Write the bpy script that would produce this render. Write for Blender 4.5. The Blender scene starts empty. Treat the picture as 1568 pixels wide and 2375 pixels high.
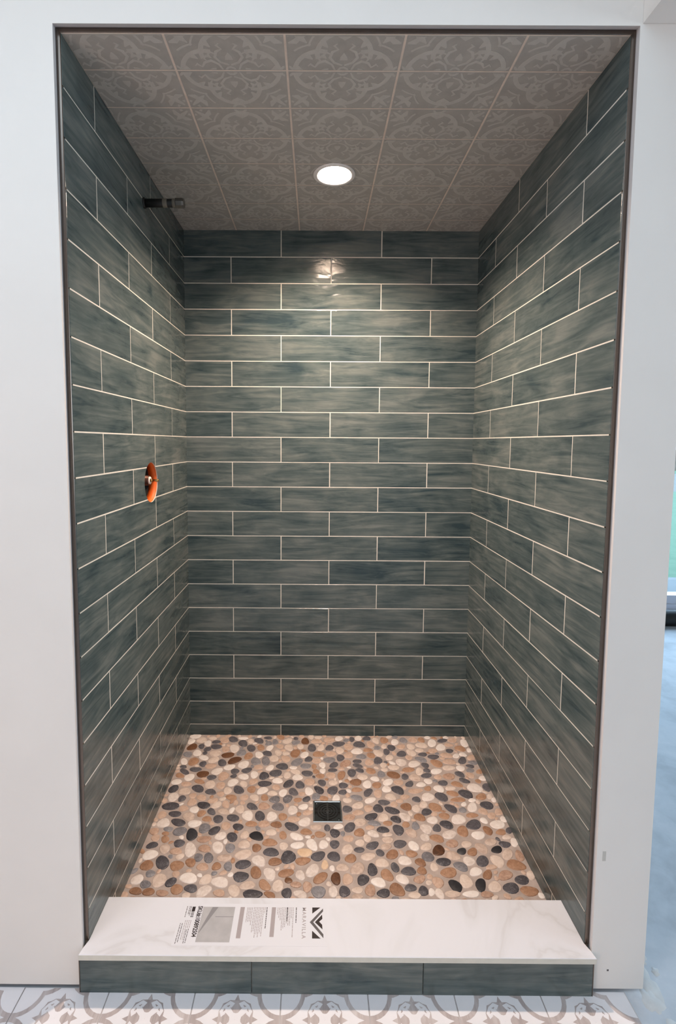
import bpy, bmesh, math, random
from mathutils import Vector, Matrix

S = bpy.context.scene
COL = S.collection
RND = random.Random(7)

# ------------------------------------------------------------------ camera
HC = 2.1663                       # height of the tiled shower ceiling above the room floor
cam_d = bpy.data.cameras.new('camera')
cam = bpy.data.objects.new('camera', cam_d)
COL.objects.link(cam)
F, PPX, PPY = 1158.119, 730.754, 1116.178
cam_d.sensor_fit = 'AUTO'
cam_d.sensor_width = 36.0
cam_d.lens = F / 2375 * 36
cam_d.shift_x = (784 - PPX) / 2375
cam_d.shift_y = (PPY - 1187.5) / 2375
cam_d.clip_start = 0.02
PIT, YAW, ROL = 0.0772404, -0.0017718, -0.0058493


def cam_axes(v):
    x, y, z = v
    c, s = math.cos(YAW), math.sin(YAW)
    x, y = c * x - s * y, s * x + c * y
    c, s = math.cos(PIT), math.sin(PIT)
    d, h = c * y - s * z, s * y + c * z
    c, s = math.cos(ROL), math.sin(ROL)
    x, h = c * x - s * h, s * x + c * h
    return x, h, d


ax = [cam_axes(e) for e in ((1, 0, 0), (0, 1, 0), (0, 0, 1))]
m = Matrix.Identity(4)
for i in range(3):
    m[i][0], m[i][1], m[i][2] = ax[i][0], ax[i][1], -ax[i][2]
m[0][3], m[1][3], m[2][3] = -0.0565247, -1.1219685, HC - 0.8580374
cam.matrix_world = m
S.camera = cam

# ------------------------------------------------------------------ world, lights, exposure
W = bpy.data.worlds.new('World')
S.world = W
W.use_nodes = True
bg = W.node_tree.nodes['Background']
bg.inputs['Color'].default_value = (0.52, 0.76, 1.0, 1)
bg.inputs['Strength'].default_value = 5.5

vs = S.view_settings
vs.view_transform = 'Standard'
vs.look = 'None'
vs.gamma = 1
vs.exposure = 0.0
vs.use_curve_mapping = False


def area_light(name, loc, aim, sx, sy, color, power, spread=180):
    d = bpy.data.lights.new(name, 'AREA')
    d.shape = 'RECTANGLE'
    d.size, d.size_y = sx, sy
    d.color = color
    d.energy = power
    d.spread = math.radians(spread)
    o = bpy.data.objects.new(name, d)
    COL.objects.link(o)
    o.location = loc
    o.rotation_euler = (Vector(aim) - Vector(loc)).to_track_quat('-Z', 'Y').to_euler()
    return o


area_light('assumed_overhead_fill', (-0.45, -1.05, 2.60), (-0.45, -1.05, 0), 2.0, 0.8, (0.62, 0.84, 1.0), 17)  # assumed cool light from above; the room ceiling has no opening
area_light('assumed_right_fill', (4.5, -1.3, 1.6), (0, -0.4, 1.6), 2.4, 1.2, (0.78, 0.90, 1.0), 62)  # assumed cool light from the right; that outer wall has no window
area_light('high_left_fill', (-1.88, -1.25, 2.15), (0.6, 0.1, 1.7), 0.9, 0.8, (0.66, 0.85, 1.0), 9)  # added cool fill for the right shower wall; no window is there
area_light('warm_left_fill', (-1.88, -1.9, 0.95), (0, -0.9, 0.9), 0.9, 1.8, (1.0, 0.70, 0.58), 33)  # added warm fill from the left; that wall has no doorway
LENS_STRENGTH = 1620.0

# ------------------------------------------------------------------ material helpers


def srgb(r, g, b):
    f = lambda c: (c / 255 / 12.92) if c / 255 <= 0.04045 else ((c / 255 + 0.055) / 1.055) ** 2.4
    return (f(r), f(g), f(b), 1)


class NT:
    def __init__(s, name):
        s.m = bpy.data.materials.new(name)
        s.m.use_nodes = True
        s.t = s.m.node_tree
        s.b = s.t.nodes['Principled BSDF']
        s.out = s.t.nodes['Material Output']

    def n(s, typ, **kw):
        k = s.t.nodes.new(typ)
        for a, v in kw.items():
            setattr(k, a, v)
        return k

    def l(s, a, b):
        s.t.links.new(a, b)

    def math(s, op, a, b=None, clamp=False):
        k = s.n('ShaderNodeMath', operation=op, use_clamp=clamp)
        for i, v in enumerate((a, b)):
            if v is None:
                continue
            if isinstance(v, (int, float)):
                k.inputs[i].default_value = v
            else:
                s.l(v, k.inputs[i])
        return k.outputs[0]

    def noise(s, vec, scale, detail=3, rough=0.55, dist=0.0):
        k = s.n('ShaderNodeTexNoise')
        k.inputs['Scale'].default_value = scale
        k.inputs['Detail'].default_value = detail
        k.inputs['Roughness'].default_value = rough
        k.inputs['Distortion'].default_value = dist
        if vec is not None:
            s.l(vec, k.inputs['Vector'])
        return k.outputs['Fac']

    def coord(s, scale=(1, 1, 1), randomize=True):
        tc = s.n('ShaderNodeTexCoord')
        mp = s.n('ShaderNodeMapping')
        mp.inputs['Scale'].default_value = scale
        s.l(tc.outputs['Object'], mp.inputs['Vector'])
        if not randomize:
            return mp.outputs[0]
        oi = s.n('ShaderNodeObjectInfo')
        mu = s.math('MULTIPLY', oi.outputs['Random'], 97.0)
        ad = s.n('ShaderNodeVectorMath', operation='ADD')
        s.l(mp.outputs[0], ad.inputs[0])
        cx = s.n('ShaderNodeCombineXYZ')
        s.l(mu, cx.inputs[0])
        s.l(s.math('MULTIPLY', oi.outputs['Random'], 31.0), cx.inputs[1])
        s.l(mu, cx.inputs[2])
        s.l(cx.outputs[0], ad.inputs[1])
        return ad.outputs[0]

    def ramp(s, fac, stops):
        k = s.n('ShaderNodeValToRGB')
        e = k.color_ramp.elements
        while len(e) < len(stops):
            e.new(0.5)
        for q, (p, c) in zip(e, stops):
            q.position, q.color = p, c
        s.l(fac, k.inputs[0])
        return k.outputs[0]

    def bump(s, h, strength, dist=0.002):
        k = s.n('ShaderNodeBump')
        k.inputs['Strength'].default_value = strength
        k.inputs['Distance'].default_value = dist
        s.l(h, k.inputs['Height'])
        s.l(k.outputs[0], s.b.inputs['Normal'])

    def set(s, **kw):
        for a, v in kw.items():
            s.b.inputs[a.replace('_', ' ')].default_value = v


def plain(name, color, rough=0.6, metal=0.0, noise=0.0, scale=40, bump=0.0):
    q = NT(name)
    q.set(Base_Color=color, Roughness=rough, Metallic=metal)
    if noise or bump:
        v = q.coord(randomize=False)
        f = q.noise(v, scale, 4)
        if noise:
            lo = tuple(c * (1 - noise) for c in color[:3]) + (1,)
            hi = tuple(min(1, c * (1 + noise)) for c in color[:3]) + (1,)
            q.l(q.ramp(f, [(0.3, lo), (0.7, hi)]), q.b.inputs['Base Color'])
        if bump:
            q.bump(f, bump, 0.001)
    return q.m


def glaze():
    q = NT('glazed_tile')
    st = q.noise(q.coord((4.2, 40, 10)), 1.0, 5, 0.62, 1.1)
    bl = q.noise(q.coord((7, 11, 5)), 1.0, 3, 0.5, 0.4)
    f = q.math('ADD', q.math('MULTIPLY', st, 0.62), q.math('MULTIPLY', bl, 0.38))
    oi = q.n('ShaderNodeObjectInfo')
    f = q.math('ADD', f, q.math('MULTIPLY', q.math('SUBTRACT', oi.outputs['Random'], 0.5), 0.07))
    c = q.ramp(f, [(0.34, (0.034, 0.056, 0.064, 1)), (0.45, (0.074, 0.099, 0.100, 1)),
                   (0.55, (0.114, 0.138, 0.134, 1)), (0.66, (0.172, 0.189, 0.180, 1))])
    q.l(c, q.b.inputs['Base Color'])
    rr = q.math('ADD', q.math('MULTIPLY', bl, 0.16), 0.10)
    q.l(rr, q.b.inputs['Roughness'])
    q.set(Specular_IOR_Level=0.36)
    wav = q.noise(q.coord((16, 30, 16)), 1.0, 2, 0.5, 0.5)
    q.bump(wav, 0.55, 0.003)
    return q.m


def wood_grey():
    q = NT('weathered_grey_print')
    f = q.noise(q.coord((60, 7, 5)), 1.0, 5, 0.65, 0.6)
    g = q.noise(q.coord((8, 8, 8)), 1.0, 2)
    q.l(q.ramp(q.math('ADD', q.math('MULTIPLY', f, 0.7), q.math('MULTIPLY', g, 0.3)),
               [(0.30, srgb(158, 146, 145)), (0.5, srgb(186, 175, 174)), (0.7, srgb(210, 203, 203))]), q.b.inputs['Base Color'])
    q.set(Roughness=0.45)
    return q.m


def stone(name, stops, scale=60, veins=None, rough=0.42):
    q = NT(name)
    v = q.n('ShaderNodeNewGeometry').outputs['Position']
    f = q.noise(v, scale * 1.6, 5, 0.68, 0.6)
    oi = q.n('ShaderNodeObjectInfo')
    f = q.math('ADD', f, q.math('MULTIPLY', q.math('SUBTRACT', oi.outputs['Random'], 0.5), 0.30))
    c = q.ramp(f, stops)
    if veins:
        w = q.noise(v, 48, 2, 0.5, 1.4)
        k = q.math('LESS_THAN', q.math('ABSOLUTE', q.math('SUBTRACT', w, 0.5)), 0.012)
        mx = q.n('ShaderNodeMixRGB')
        q.l(q.math('MULTIPLY', k, 0.6), mx.inputs[0])
        q.l(c, mx.inputs[1])
        mx.inputs[2].default_value = veins
        c = mx.outputs[0]
    q.l(c, q.b.inputs['Base Color'])
    q.set(Roughness=rough)
    return q.m


def concrete():
    q = NT('bare_concrete')
    v = q.coord(randomize=False)
    f = q.noise(v, 2.2, 6, 0.62, 0.8)
    g = q.noise(v, 14, 4, 0.6, 0.3)
    q.l(q.ramp(q.math('ADD', q.math('MULTIPLY', f, 0.7), q.math('MULTIPLY', g, 0.3)),
               [(0.32, srgb(164, 170, 178)), (0.5, srgb(192, 198, 206)), (0.62, srgb(204, 208, 215)), (0.72, srgb(232, 234, 238))]), q.b.inputs['Base Color'])
    q.set(Roughness=0.55)
    q.bump(g, 0.15, 0.004)
    return q.m


def marble():
    q = NT('white_marble')
    v = q.coord((1, 1, 1), randomize=False)
    w = q.noise(v, 3.4, 4, 0.55, 1.3)
    d = q.math('ABSOLUTE', q.math('SUBTRACT', w, 0.56))
    q.l(q.ramp(d, [(0.0, srgb(212, 211, 215)), (0.03, srgb(219, 219, 224)), (0.10, srgb(223, 223, 229))]), q.b.inputs['Base Color'])
    q.set(Roughness=0.28)
    return q.m


def lawn():
    q = NT('lawn_grass')
    v = q.coord(randomize=False)
    f = q.noise(v, 5, 5, 0.7)
    q.l(q.ramp(f, [(0.3, (0.045, 0.115, 0.062, 1)), (0.7, (0.085, 0.16, 0.095, 1))]), q.b.inputs['Base Color'])
    q.set(Roughness=0.9)
    return q.m


def pane_glass():
    q = NT('window_glass')
    t = q.n('ShaderNodeBsdfTransparent')
    g = q.n('ShaderNodeBsdfGlossy')
    g.inputs['Roughness'].default_value = 0.02
    mx = q.n('ShaderNodeMixShader')
    mx.inputs[0].default_value = 0.06
    q.l(t.outputs[0], mx.inputs[1])
    q.l(g.outputs[0], mx.inputs[2])
    q.l(mx.outputs[0], q.out.inputs['Surface'])
    return q.m


def ceiling_tile_mat():
    q = NT('grey_ceiling_tile')
    f = q.noise(q.coord((30, 30, 30)), 1.0, 4, 0.6)
    q.l(q.ramp(f, [(0.3, srgb(168, 163, 157)), (0.7, srgb(180, 176, 169))]), q.b.inputs['Base Color'])
    q.set(Roughness=0.5)
    return q.m


def emitter(name, color, strength):
    q = NT(name)
    q.set(Base_Color=(1, 1, 1, 1), Emission_Color=color, Emission_Strength=strength)
    return q.m


M = dict(
    glaze=glaze(),
    grout=plain('pale_grout', srgb(226, 219, 208), 0.8, noise=0.06, scale=80),
    floor_grout=plain('grey_pebble_grout', srgb(176, 160, 152), 0.8, noise=0.16, scale=30),
    ceil_tile=ceiling_tile_mat(),
    ceil_motif=plain('embossed_pattern', srgb(194, 190, 183), 0.45, noise=0.05, scale=60),
    ceil_grout=plain('taupe_grout', srgb(224, 208, 194), 0.8, noise=0.08, scale=50),
    wall=plain('white_wall_paint', srgb(226, 223, 219), 0.62, noise=0.015, scale=6, bump=0.05),
    caulk=plain('white_return', srgb(222, 220, 222), 0.6),
    trim=plain('brushed_metal_trim', srgb(116, 106, 99), 0.26, 1.0, noise=0.06, scale=20),
    marble=marble(),
    slab_edge=plain('cut_slab_edge', srgb(206, 204, 194), 0.6, noise=0.05, scale=40),
    ink=plain('black_ink', srgb(34, 24, 26), 0.5),
    ink_grey=plain('grey_ink', srgb(88, 84, 86), 0.5),
    scuff=plain('faint_scuff', srgb(190, 188, 182), 0.6),
    ink_pale=plain('pale_grey_ink', srgb(165, 156, 158), 0.5),
    paper=plain('white_label_film', srgb(222, 222, 228), 0.28),
    photo=plain('printed_grey_photo', srgb(176, 174, 176), 0.4, noise=0.10, scale=25),
    photo_dark=plain('printed_grey_shadow', srgb(140, 138, 141), 0.4),
    white_metal=plain('white_enamel', srgb(238, 234, 230), 0.35),
    black_pipe=plain('black_plastic', (0.003, 0.003, 0.003, 1), 0.5),
    tape=plain('thread_tape', srgb(120, 112, 100), 0.5),
    cap=plain('grey_metal_cap', srgb(120, 116, 112), 0.22, 0.8),
    orange=plain('orange_membrane', srgb(232, 104, 30), 0.55, noise=0.06, scale=60),
    dark=plain('painted_cavity_shade', (0.006, 0.005, 0.005, 1), 0.9),  # near-black colour for the shade in the valve hole and drain
    brass_dark=plain('dark_brass', srgb(74, 44, 30), 0.45, 0.6),
    brass=plain('brass', srgb(190, 150, 96), 0.3, 1.0),
    chrome=plain('polished_chrome', srgb(150, 146, 143), 0.16, 1.0),
    chrome_frame=plain('chrome_painted_highlight', srgb(212, 208, 205), 0.22, 1.0),  # lighter than the grate: the frame's edge highlights are put into the colour
    concrete=concrete(),
    f_white=plain('white_tile_glaze', srgb(232, 230, 234), 0.40, noise=0.02, scale=20),
    f_grey=wood_grey(),
    mortar=plain('pale_mortar', srgb(214, 214, 214), 0.8, noise=0.08, scale=30, bump=0.3),
    f_grout=plain('light_floor_grout', srgb(206, 203, 204), 0.8),
    vinyl=plain('white_vinyl', srgb(216, 216, 226), 0.4),
    glass=pane_glass(),
    lawn=lawn(),
    patio=plain('patio_concrete', (0.15, 0.165, 0.175, 1), 0.8, noise=0.05, scale=3),
    road=plain('grey_road', (0.11, 0.11, 0.10, 1), 0.8, noise=0.1, scale=1),
    leaf=plain('bright_leaves', (0.24, 0.24, 0.06, 1), 0.8, noise=0.35, scale=3),
    bark=plain('tree_bark', srgb(110, 96, 84), 0.9),
    lens=emitter('lamp_lens', (1.0, 0.77, 0.60, 1), LENS_STRENGTH),
    stone_white=stone('white_pebble', [(0.25, srgb(206, 188, 178)), (0.5, srgb(230, 216, 208)), (0.75, srgb(242, 232, 226))], 40),
    stone_cream=stone('cream_pebble', [(0.25, srgb(186, 160, 146)), (0.5, srgb(212, 190, 176)), (0.75, srgb(228, 210, 198))], 40),
    stone_yellow=stone('honey_pebble', [(0.25, srgb(196, 158, 124)), (0.5, srgb(216, 182, 150)), (0.75, srgb(228, 200, 172))], 40),
    stone_tan=stone('tan_pebble', [(0.2, srgb(158, 124, 106)), (0.45, srgb(190, 156, 136)), (0.75, srgb(212, 184, 166))], 55),
    stone_brown=stone('brown_pebble', [(0.2, srgb(124, 88, 66)), (0.5, srgb(164, 124, 98)), (0.8, srgb(190, 152, 126))], 60),
    stone_umber=stone('umber_pebble', [(0.2, srgb(54, 32, 22)), (0.5, srgb(98, 64, 44)), (0.8, srgb(130, 92, 66))], 70),
    stone_grey=stone('grey_pebble', [(0.2, srgb(96, 92, 96)), (0.5, srgb(124, 120, 124)), (0.8, srgb(154, 150, 153))], 55, srgb(172, 168, 170)),
    stone_dark=stone('dark_pebble', [(0.2, srgb(58, 54, 58)), (0.5, srgb(82, 78, 83)), (0.8, srgb(108, 104, 108))], 55, srgb(134, 131, 135)),
    stone_black=stone('black_pebble', [(0.2, srgb(32, 31, 34)), (0.5, srgb(48, 46, 50)), (0.8, srgb(70, 68, 72))], 55),
)

# ------------------------------------------------------------------ object helpers


def link(name, data, parent=None, mats=None):
    o = bpy.data.objects.new(name, data)
    COL.objects.link(o)
    if parent is not None:
        o.parent = parent
    if mats and not data.materials:
        for k in (mats if isinstance(mats, (list, tuple)) else [mats]):
            data.materials.append(M[k])
    return o


def tag(o, label=None, cat=None, group=None, kind=None):
    for k, v in (('label', label), ('category', cat), ('group', group), ('kind', kind)):
        if v:
            o[k] = v
    return o


def empty(name, loc=(0, 0, 0), parent=None):
    o = bpy.data.objects.new(name, None)
    COL.objects.link(o)
    o.location = loc
    if parent is not None:
        o.parent = parent
    return o


class MB:
    """collects faces; mi = material slot"""

    def __init__(s):
        s.v, s.f, s.mi, s.sm = [], [], [], []

    def face(s, pts, mi=0, smooth=False):
        b = len(s.v)
        s.v += [tuple(p) for p in pts]
        s.f.append(list(range(b, b + len(pts))))
        s.mi.append(mi)
        s.sm.append(smooth)

    def box(s, x0, x1, y0, y1, z0, z1, mi=0):
        b = len(s.v)
        s.v += [(x, y, z) for z in (z0, z1) for y in (y0, y1) for x in (x0, x1)]
        for q in ((0, 2, 3, 1), (4, 5, 7, 6), (0, 1, 5, 4), (2, 6, 7, 3), (0, 4, 6, 2), (1, 3, 7, 5)):
            s.f.append([b + i for i in q])
            s.mi.append(mi)
            s.sm.append(False)

    def lathe(s, prof, seg=32, mi=0, smooth=True, axis='z', org=(0, 0, 0)):
        """prof: list of (radius, height); closed at ends where radius is 0"""
        b = len(s.v)
        for r, h in prof:
            for i in range(seg):
                a = 2 * math.pi * i / seg
                p = (r * math.cos(a), r * math.sin(a), h)
                if axis == 'x':
                    p = (h, p[0], p[1])
                elif axis == 'y':
                    p = (p[1], h, p[0])
                s.v.append((p[0] + org[0], p[1] + org[1], p[2] + org[2]))
        for j in range(len(prof) - 1):
            for i in range(seg):
                k = (i + 1) % seg
                s.f.append([b + j * seg + i, b + j * seg + k, b + (j + 1) * seg + k, b + (j + 1) * seg + i])
                s.mi.append(mi)
                s.sm.append(smooth)

    def mesh(s, name, weld=True):
        me = bpy.data.meshes.new(name)
        me.from_pydata(s.v, [], s.f)
        for p, mi, sm in zip(me.polygons, s.mi, s.sm):
            p.material_index = mi
            p.use_smooth = sm
        if weld:
            bm = bmesh.new()
            bm.from_mesh(me)
            bmesh.ops.remove_doubles(bm, verts=bm.verts, dist=1e-6)
            bmesh.ops.dissolve_degenerate(bm, dist=1e-7, edges=bm.edges)
            bmesh.ops.recalc_face_normals(bm, faces=bm.faces)
            bm.to_mesh(me)
            bm.free()
        return me

    def obj(s, name, mats, parent=None, weld=True):
        return link(name, s.mesh(name, weld), parent, mats)


_tiles = {}


def tile_mesh(w, h, t=0.0035, mat='glaze', e=0.0016):
    """hand-edged tile: face at z=0, sides go back to z=-t, softened arris"""
    key = (round(w, 4), round(h, 4), t, mat, e)
    if key in _tiles:
        return _tiles[key]
    mb = MB()
    rings = []
    for ins, z in ((0, -t), (0, -e * 0.45), (e * 0.3, -e * 0.13), (e, 0)):
        x, y = w / 2 - ins, h / 2 - ins
        rings.append([(-x, -y, z), (x, -y, z), (x, y, z), (-x, y, z)])
    for a, b in zip(rings, rings[1:]):
        for i in range(4):
            k = (i + 1) % 4
            mb.face([a[i], a[k], b[k], b[i]])
    mb.face(rings[-1])
    me = mb.mesh('tile')
    me.materials.append(M[mat])
    _tiles[key] = me
    return me


def basis(u, v, org):
    n = Vector(u).cross(Vector(v))
    m = Matrix.Identity(4)
    for i in range(3):
        m[i][0], m[i][1], m[i][2], m[i][3] = u[i], v[i], n[i], org[i]
    return m


def cut_round(o, axis, center, r, depth):
    """cut a round hole (drilled opening) through an object's mesh"""
    bpy.context.view_layer.update()
    mb = MB()
    mb.lathe([(0, -depth), (r, -depth), (r, depth), (0, depth)], 48, axis=axis, org=center, smooth=False)
    c = link('cutter', mb.mesh('cutter'))
    md = o.modifiers.new('cut', 'BOOLEAN')
    md.operation, md.object, md.solver = 'DIFFERENCE', c, 'EXACT'
    bpy.context.view_layer.update()
    dg = bpy.context.evaluated_depsgraph_get()
    me = bpy.data.meshes.new_from_object(o.evaluated_get(dg))
    o.modifiers.clear()
    o.data = me
    bpy.data.objects.remove(c)


# ------------------------------------------------------------------ shower walls
XW, DW = 0.6003, 0.9786            # half width, depth of the alcove
P, G = 0.1046, 0.0030              # course pitch, joint
ZF = HC - 2.1410                   # shower floor height
GR = 0.0006                        # joint recess

mb = MB(); mb.box(-XW - 0.10, XW + 0.10, DW + GR, DW + 0.10, 0, HC + 0.02)
wall_back = tag(mb.obj('wall_back', 'grout'), kind='structure')
mb = MB(); mb.box(-XW - 0.10, -XW - GR, 0.006, DW + GR, 0, HC + 0.02)
wall_left = tag(mb.obj('wall_left', 'grout'), kind='structure')
mb = MB(); mb.box(XW + GR, XW + 0.10, 0.006, DW + GR, 0, HC + 0.02)
wall_right = tag(mb.obj('wall_right', 'grout'), kind='structure')


def courses(wall, u, org, u0, u1, seams_odd, seams_even):
    """running bond: u axis along the wall from u0 to u1, seams measured on it"""
    v = (0, 0, 1)
    made = []
    for r in range(1, 22):
        zt = HC - (r - 1) * P + (0.003 if r == 1 else -G / 2)
        zb = max(HC - r * P + G / 2, ZF - 0.004)
        se = seams_odd if r % 2 else seams_even
        cuts = [u0] + [q for q in sorted(se) if u0 < q < u1] + [u1]
        for a, b in zip(cuts, cuts[1:]):
            a2 = a + (G / 2 if a > u0 else 0.0001)
            b2 = b - (G / 2 if b < u1 else 0.0001)
            o = link('tile', tile_mesh(b2 - a2, zt - zb), wall)
            cu, cz = (a2 + b2) / 2, (zt + zb) / 2
            dz = RND.uniform(-0.0003, 0.0002)
            n = Vector(u).cross(Vector(v))
            p = Vector(org) + Vector(u) * cu + Vector((0, 0, cz)) + n * dz
            o.matrix_world = basis(u, v, p) @ Matrix.Rotation(RND.uniform(-.0012, .0012), 4, 'X') @ Matrix.Rotation(RND.uniform(-.0008, .0008), 4, 'Y')
            made.append((r, a, b, o))
    return made


H2 = 0.2048
back_tiles = courses(wall_back, (1, 0, 0), (0, DW, 0), -XW - 0.003, XW + 0.003, (-.2037, .2059), (-.4085, .0011, .4107))
left_tiles = courses(wall_left, (0, 1, 0), (-XW, 0, 0), 0.0, DW + 0.003, (.1577, .5673), (.3625, .7721))
right_tiles = courses(wall_right, (0, -1, 0), (XW, 0, 0), -DW - 0.003, 0.0, (-.1640, -.5736), (-.3688, -.7784))

# the drilled valve opening in the left wall
HV = (-XW, 0.5235, HC - 0.992)
RV = 0.066
for r, a, b, o in left_tiles:
    if r in (9, 10, 11) and a < HV[1] + RV and b > HV[1] - RV:
        cut_round(o, 'x', HV, RV, 0.05)
cut_round(wall_left, 'x', HV, RV, 0.094)
mb = MB()
mb.lathe([(RV + 0.0004, 0), (RV + 0.0004, -0.027), (RV - 0.001, -0.027), (RV - 0.001, 0), (RV + 0.0004, 0)], 48, axis='x', org=(HV[0] - 0.0035, HV[1], HV[2]))
mb.obj('orange_membrane', 'orange', wall_left)['label'] = 'orange waterproofing membrane lining the round valve hole'
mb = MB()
mb.lathe([(RV - 0.0005, 0.0302), (RV - 0.0005, 0.090), (0, 0.090)], 40, axis='x')  # black liner stands in for the shade deep in the hole
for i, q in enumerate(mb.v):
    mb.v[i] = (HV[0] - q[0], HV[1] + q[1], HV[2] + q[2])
mb.obj('shade_liner', 'dark', wall_left)['label'] = 'black liner painted as the shade behind the orange membrane'

# ------------------------------------------------------------------ pattern strokes (relief on the patterned tiles)


def ribbon(mb, pts, w, z, closed=False, mi=0, side=0.0):
    n = len(pts)
    ribbon.k = (ribbon.k + 1) % 61
    z = z + ribbon.k * 4e-6
    L, R = [], []
    for i, p in enumerate(pts):
        a = pts[(i - 1) % n] if closed or i else p
        b = pts[(i + 1) % n] if closed or i < n - 1 else p
        t = Vector((b[0] - a[0], b[1] - a[1]))
        t = t.normalized() if t.length > 1e-9 else Vector((1, 0))
        ww = w[i] if isinstance(w, (list, tuple)) else w
        L.append((p[0] - t.y * ww / 2, p[1] + t.x * ww / 2))
        R.append((p[0] + t.y * ww / 2, p[1] - t.x * ww / 2))
    rng = range(n) if closed else range(n - 1)
    for i in rng:
        k = (i + 1) % n
        mb.face([(*R[i], z), (*R[k], z), (*L[k], z), (*L[i], z)], mi)
        if side:
            for A, s in ((L, 1), (R, -1)):
                q = [(*A[i], z), (*A[k], z), (A[k][0] + s * 0, A[k][1], z - side), (A[i][0], A[i][1], z - side)]
                mb.face(q if s > 0 else q[::-1], mi)


ribbon.k = 0


def arc(cx, cy, r, a0, a1, n):
    return [(cx + r * math.cos(math.radians(a0 + (a1 - a0) * i / n)), cy + r * math.sin(math.radians(a0 + (a1 - a0) * i / n))) for i in range(n + 1)]


def disc(mb, cx, cy, r, z, mi=0, n=28):
    mb.face([(cx + r * math.cos(2 * math.pi * i / n), cy + r * math.sin(2 * math.pi * i / n), z) for i in range(n)], mi)


def clip_mesh(src, x0, x1, y0, y1, name, hole=None, mats=()):
    bm = bmesh.new()
    bm.from_mesh(src)
    for co, no in (((x0, 0, 0), (-1, 0, 0)), ((x1, 0, 0), (1, 0, 0)), ((0, y0, 0), (0, -1, 0)), ((0, y1, 0), (0, 1, 0))):
        bmesh.ops.bisect_plane(bm, geom=bm.verts[:] + bm.edges[:] + bm.faces[:], plane_co=co, plane_no=no, clear_outer=True, dist=1e-6)
    if hole:
        hx, hy, hr = hole
        kill = [f for f in bm.faces if any((v.co.x - hx) ** 2 + (v.co.y - hy) ** 2 < hr * hr for v in f.verts)]
        bmesh.ops.delete(bm, geom=kill, context='FACES')
    me = bpy.data.meshes.new(name)
    bm.to_mesh(me)
    bm.free()
    for k in mats:
        me.materials.append(M[k])
    return me


# ------------------------------------------------------------------ tiled shower ceiling
CP = 0.2575                        # pattern repeat
mb = MB(); mb.box(-XW - 0.002, XW + 0.002, 0.0, DW + 0.002, HC + GR * 0.7, HC + 0.10)
ceiling = tag(mb.obj('ceiling', 'ceil_grout'), kind='structure')
LX, LY, LR = -0.003, 0.553, 0.0675
cut_round(ceiling, 'z', (LX, LY, HC), 0.0535, 0.06)


def ceiling_motif():
    """quatrefoil with scrolls, cell coordinates -1..1, relief 0.4 mm"""
    mb = MB()
    z, sd = 0.0004, 0.0004
    k = CP / 2
    sc = lambda pts: [(x * k, y * k) for x, y in pts]
    # main quatrefoil: big top/bottom lobes, side lobes
    for q in range(4):
        a = 90 * q
        ca, sa = math.cos(math.radians(a)), math.sin(math.radians(a))
        rot = lambda pts: [(x * ca - y * sa, x * sa + y * ca) for x, y in pts]
        ribbon(mb, sc(rot(arc(0, 0.40, 0.46, -14, 194, 16))), 0.085 * k, z, side=sd)
        ribbon(mb, sc(rot(arc(0, 0.44, 0.62, 12, 42, 4))), 0.035 * k, z, side=sd)
        ribbon(mb, sc(rot(arc(0, 0.44, 0.62, 138, 168, 4))), 0.035 * k, z, side=sd)
        # little ring where lobes touch the border
        ribbon(mb, sc(rot(arc(0, 1.0, 0.115, 190, 350, 7))), 0.05 * k, z, side=sd)
        # scroll pair forming a heart, leaves and bud
        for s in (1, -1):
            h = [(0.02, 0.14), (0.16, 0.20), (0.24, 0.32), (0.20, 0.44), (0.10, 0.50), (0.17, 0.58), (0.12, 0.62)]
            ribbon(mb, sc(rot([(s * x, y) for x, y in h])), [w * k for w in (.03, .045, .055, .055, .04, .05, .02)], z, side=sd)
            lf = [(0.28, 0.54), (0.34, 0.60), (0.33, 0.70)]
            ribbon(mb, sc(rot([(s * x, y) for x, y in lf])), [w * k for w in (.02, .10, .02)], z, side=sd)
            sp = [(0.30, 0.30), (0.38, 0.35), (0.44, 0.30), (0.40, 0.24)]
            ribbon(mb, sc(rot([(s * x, y) for x, y in sp])), [w * k for w in (.02, .05, .05, .03)], z, side=sd)
        ribbon(mb, sc(rot([(-0.12, 0.80), (0, 0.75), (0.12, 0.80)])), [w * k for w in (.04, .12, .04)], z, side=sd)
        ribbon(mb, sc(rot([(0, 0.26), (0, 0.33), (0, 0.42)])), [w * k for w in (.14, .12, .02)], z, side=sd)
        # corner fleur
        c45 = lambda pts: rot([((x - y) * 0.7071, (x + y) * 0.7071) for x, y in pts])
        ribbon(mb, sc(c45([(0.90, 0), (1.04, 0), (1.20, 0), (1.30, 0)])), [w * k for w in (.02, .12, .07, .03)], z, side=sd)
        for s in (1, -1):
            ribbon(mb, sc(c45([(1.06, 0), (1.06, s * .12), (1.12, s * .22)])), [w * k for w in (.08, .11, .03)], z, side=sd)
            ribbon(mb, sc(c45([(1.22, s * .07), (1.24, s * .14)])), [w * k for w in (.06, .04)], z, side=sd)
    ribbon(mb, sc(arc(0, 0, 0.09, 0, 330, 8)), 0.04 * k, z, True, side=sd)
    me = bpy.data.meshes.new('motif_full')
    me.from_pydata(mb.v, [], mb.f)
    return me


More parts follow.
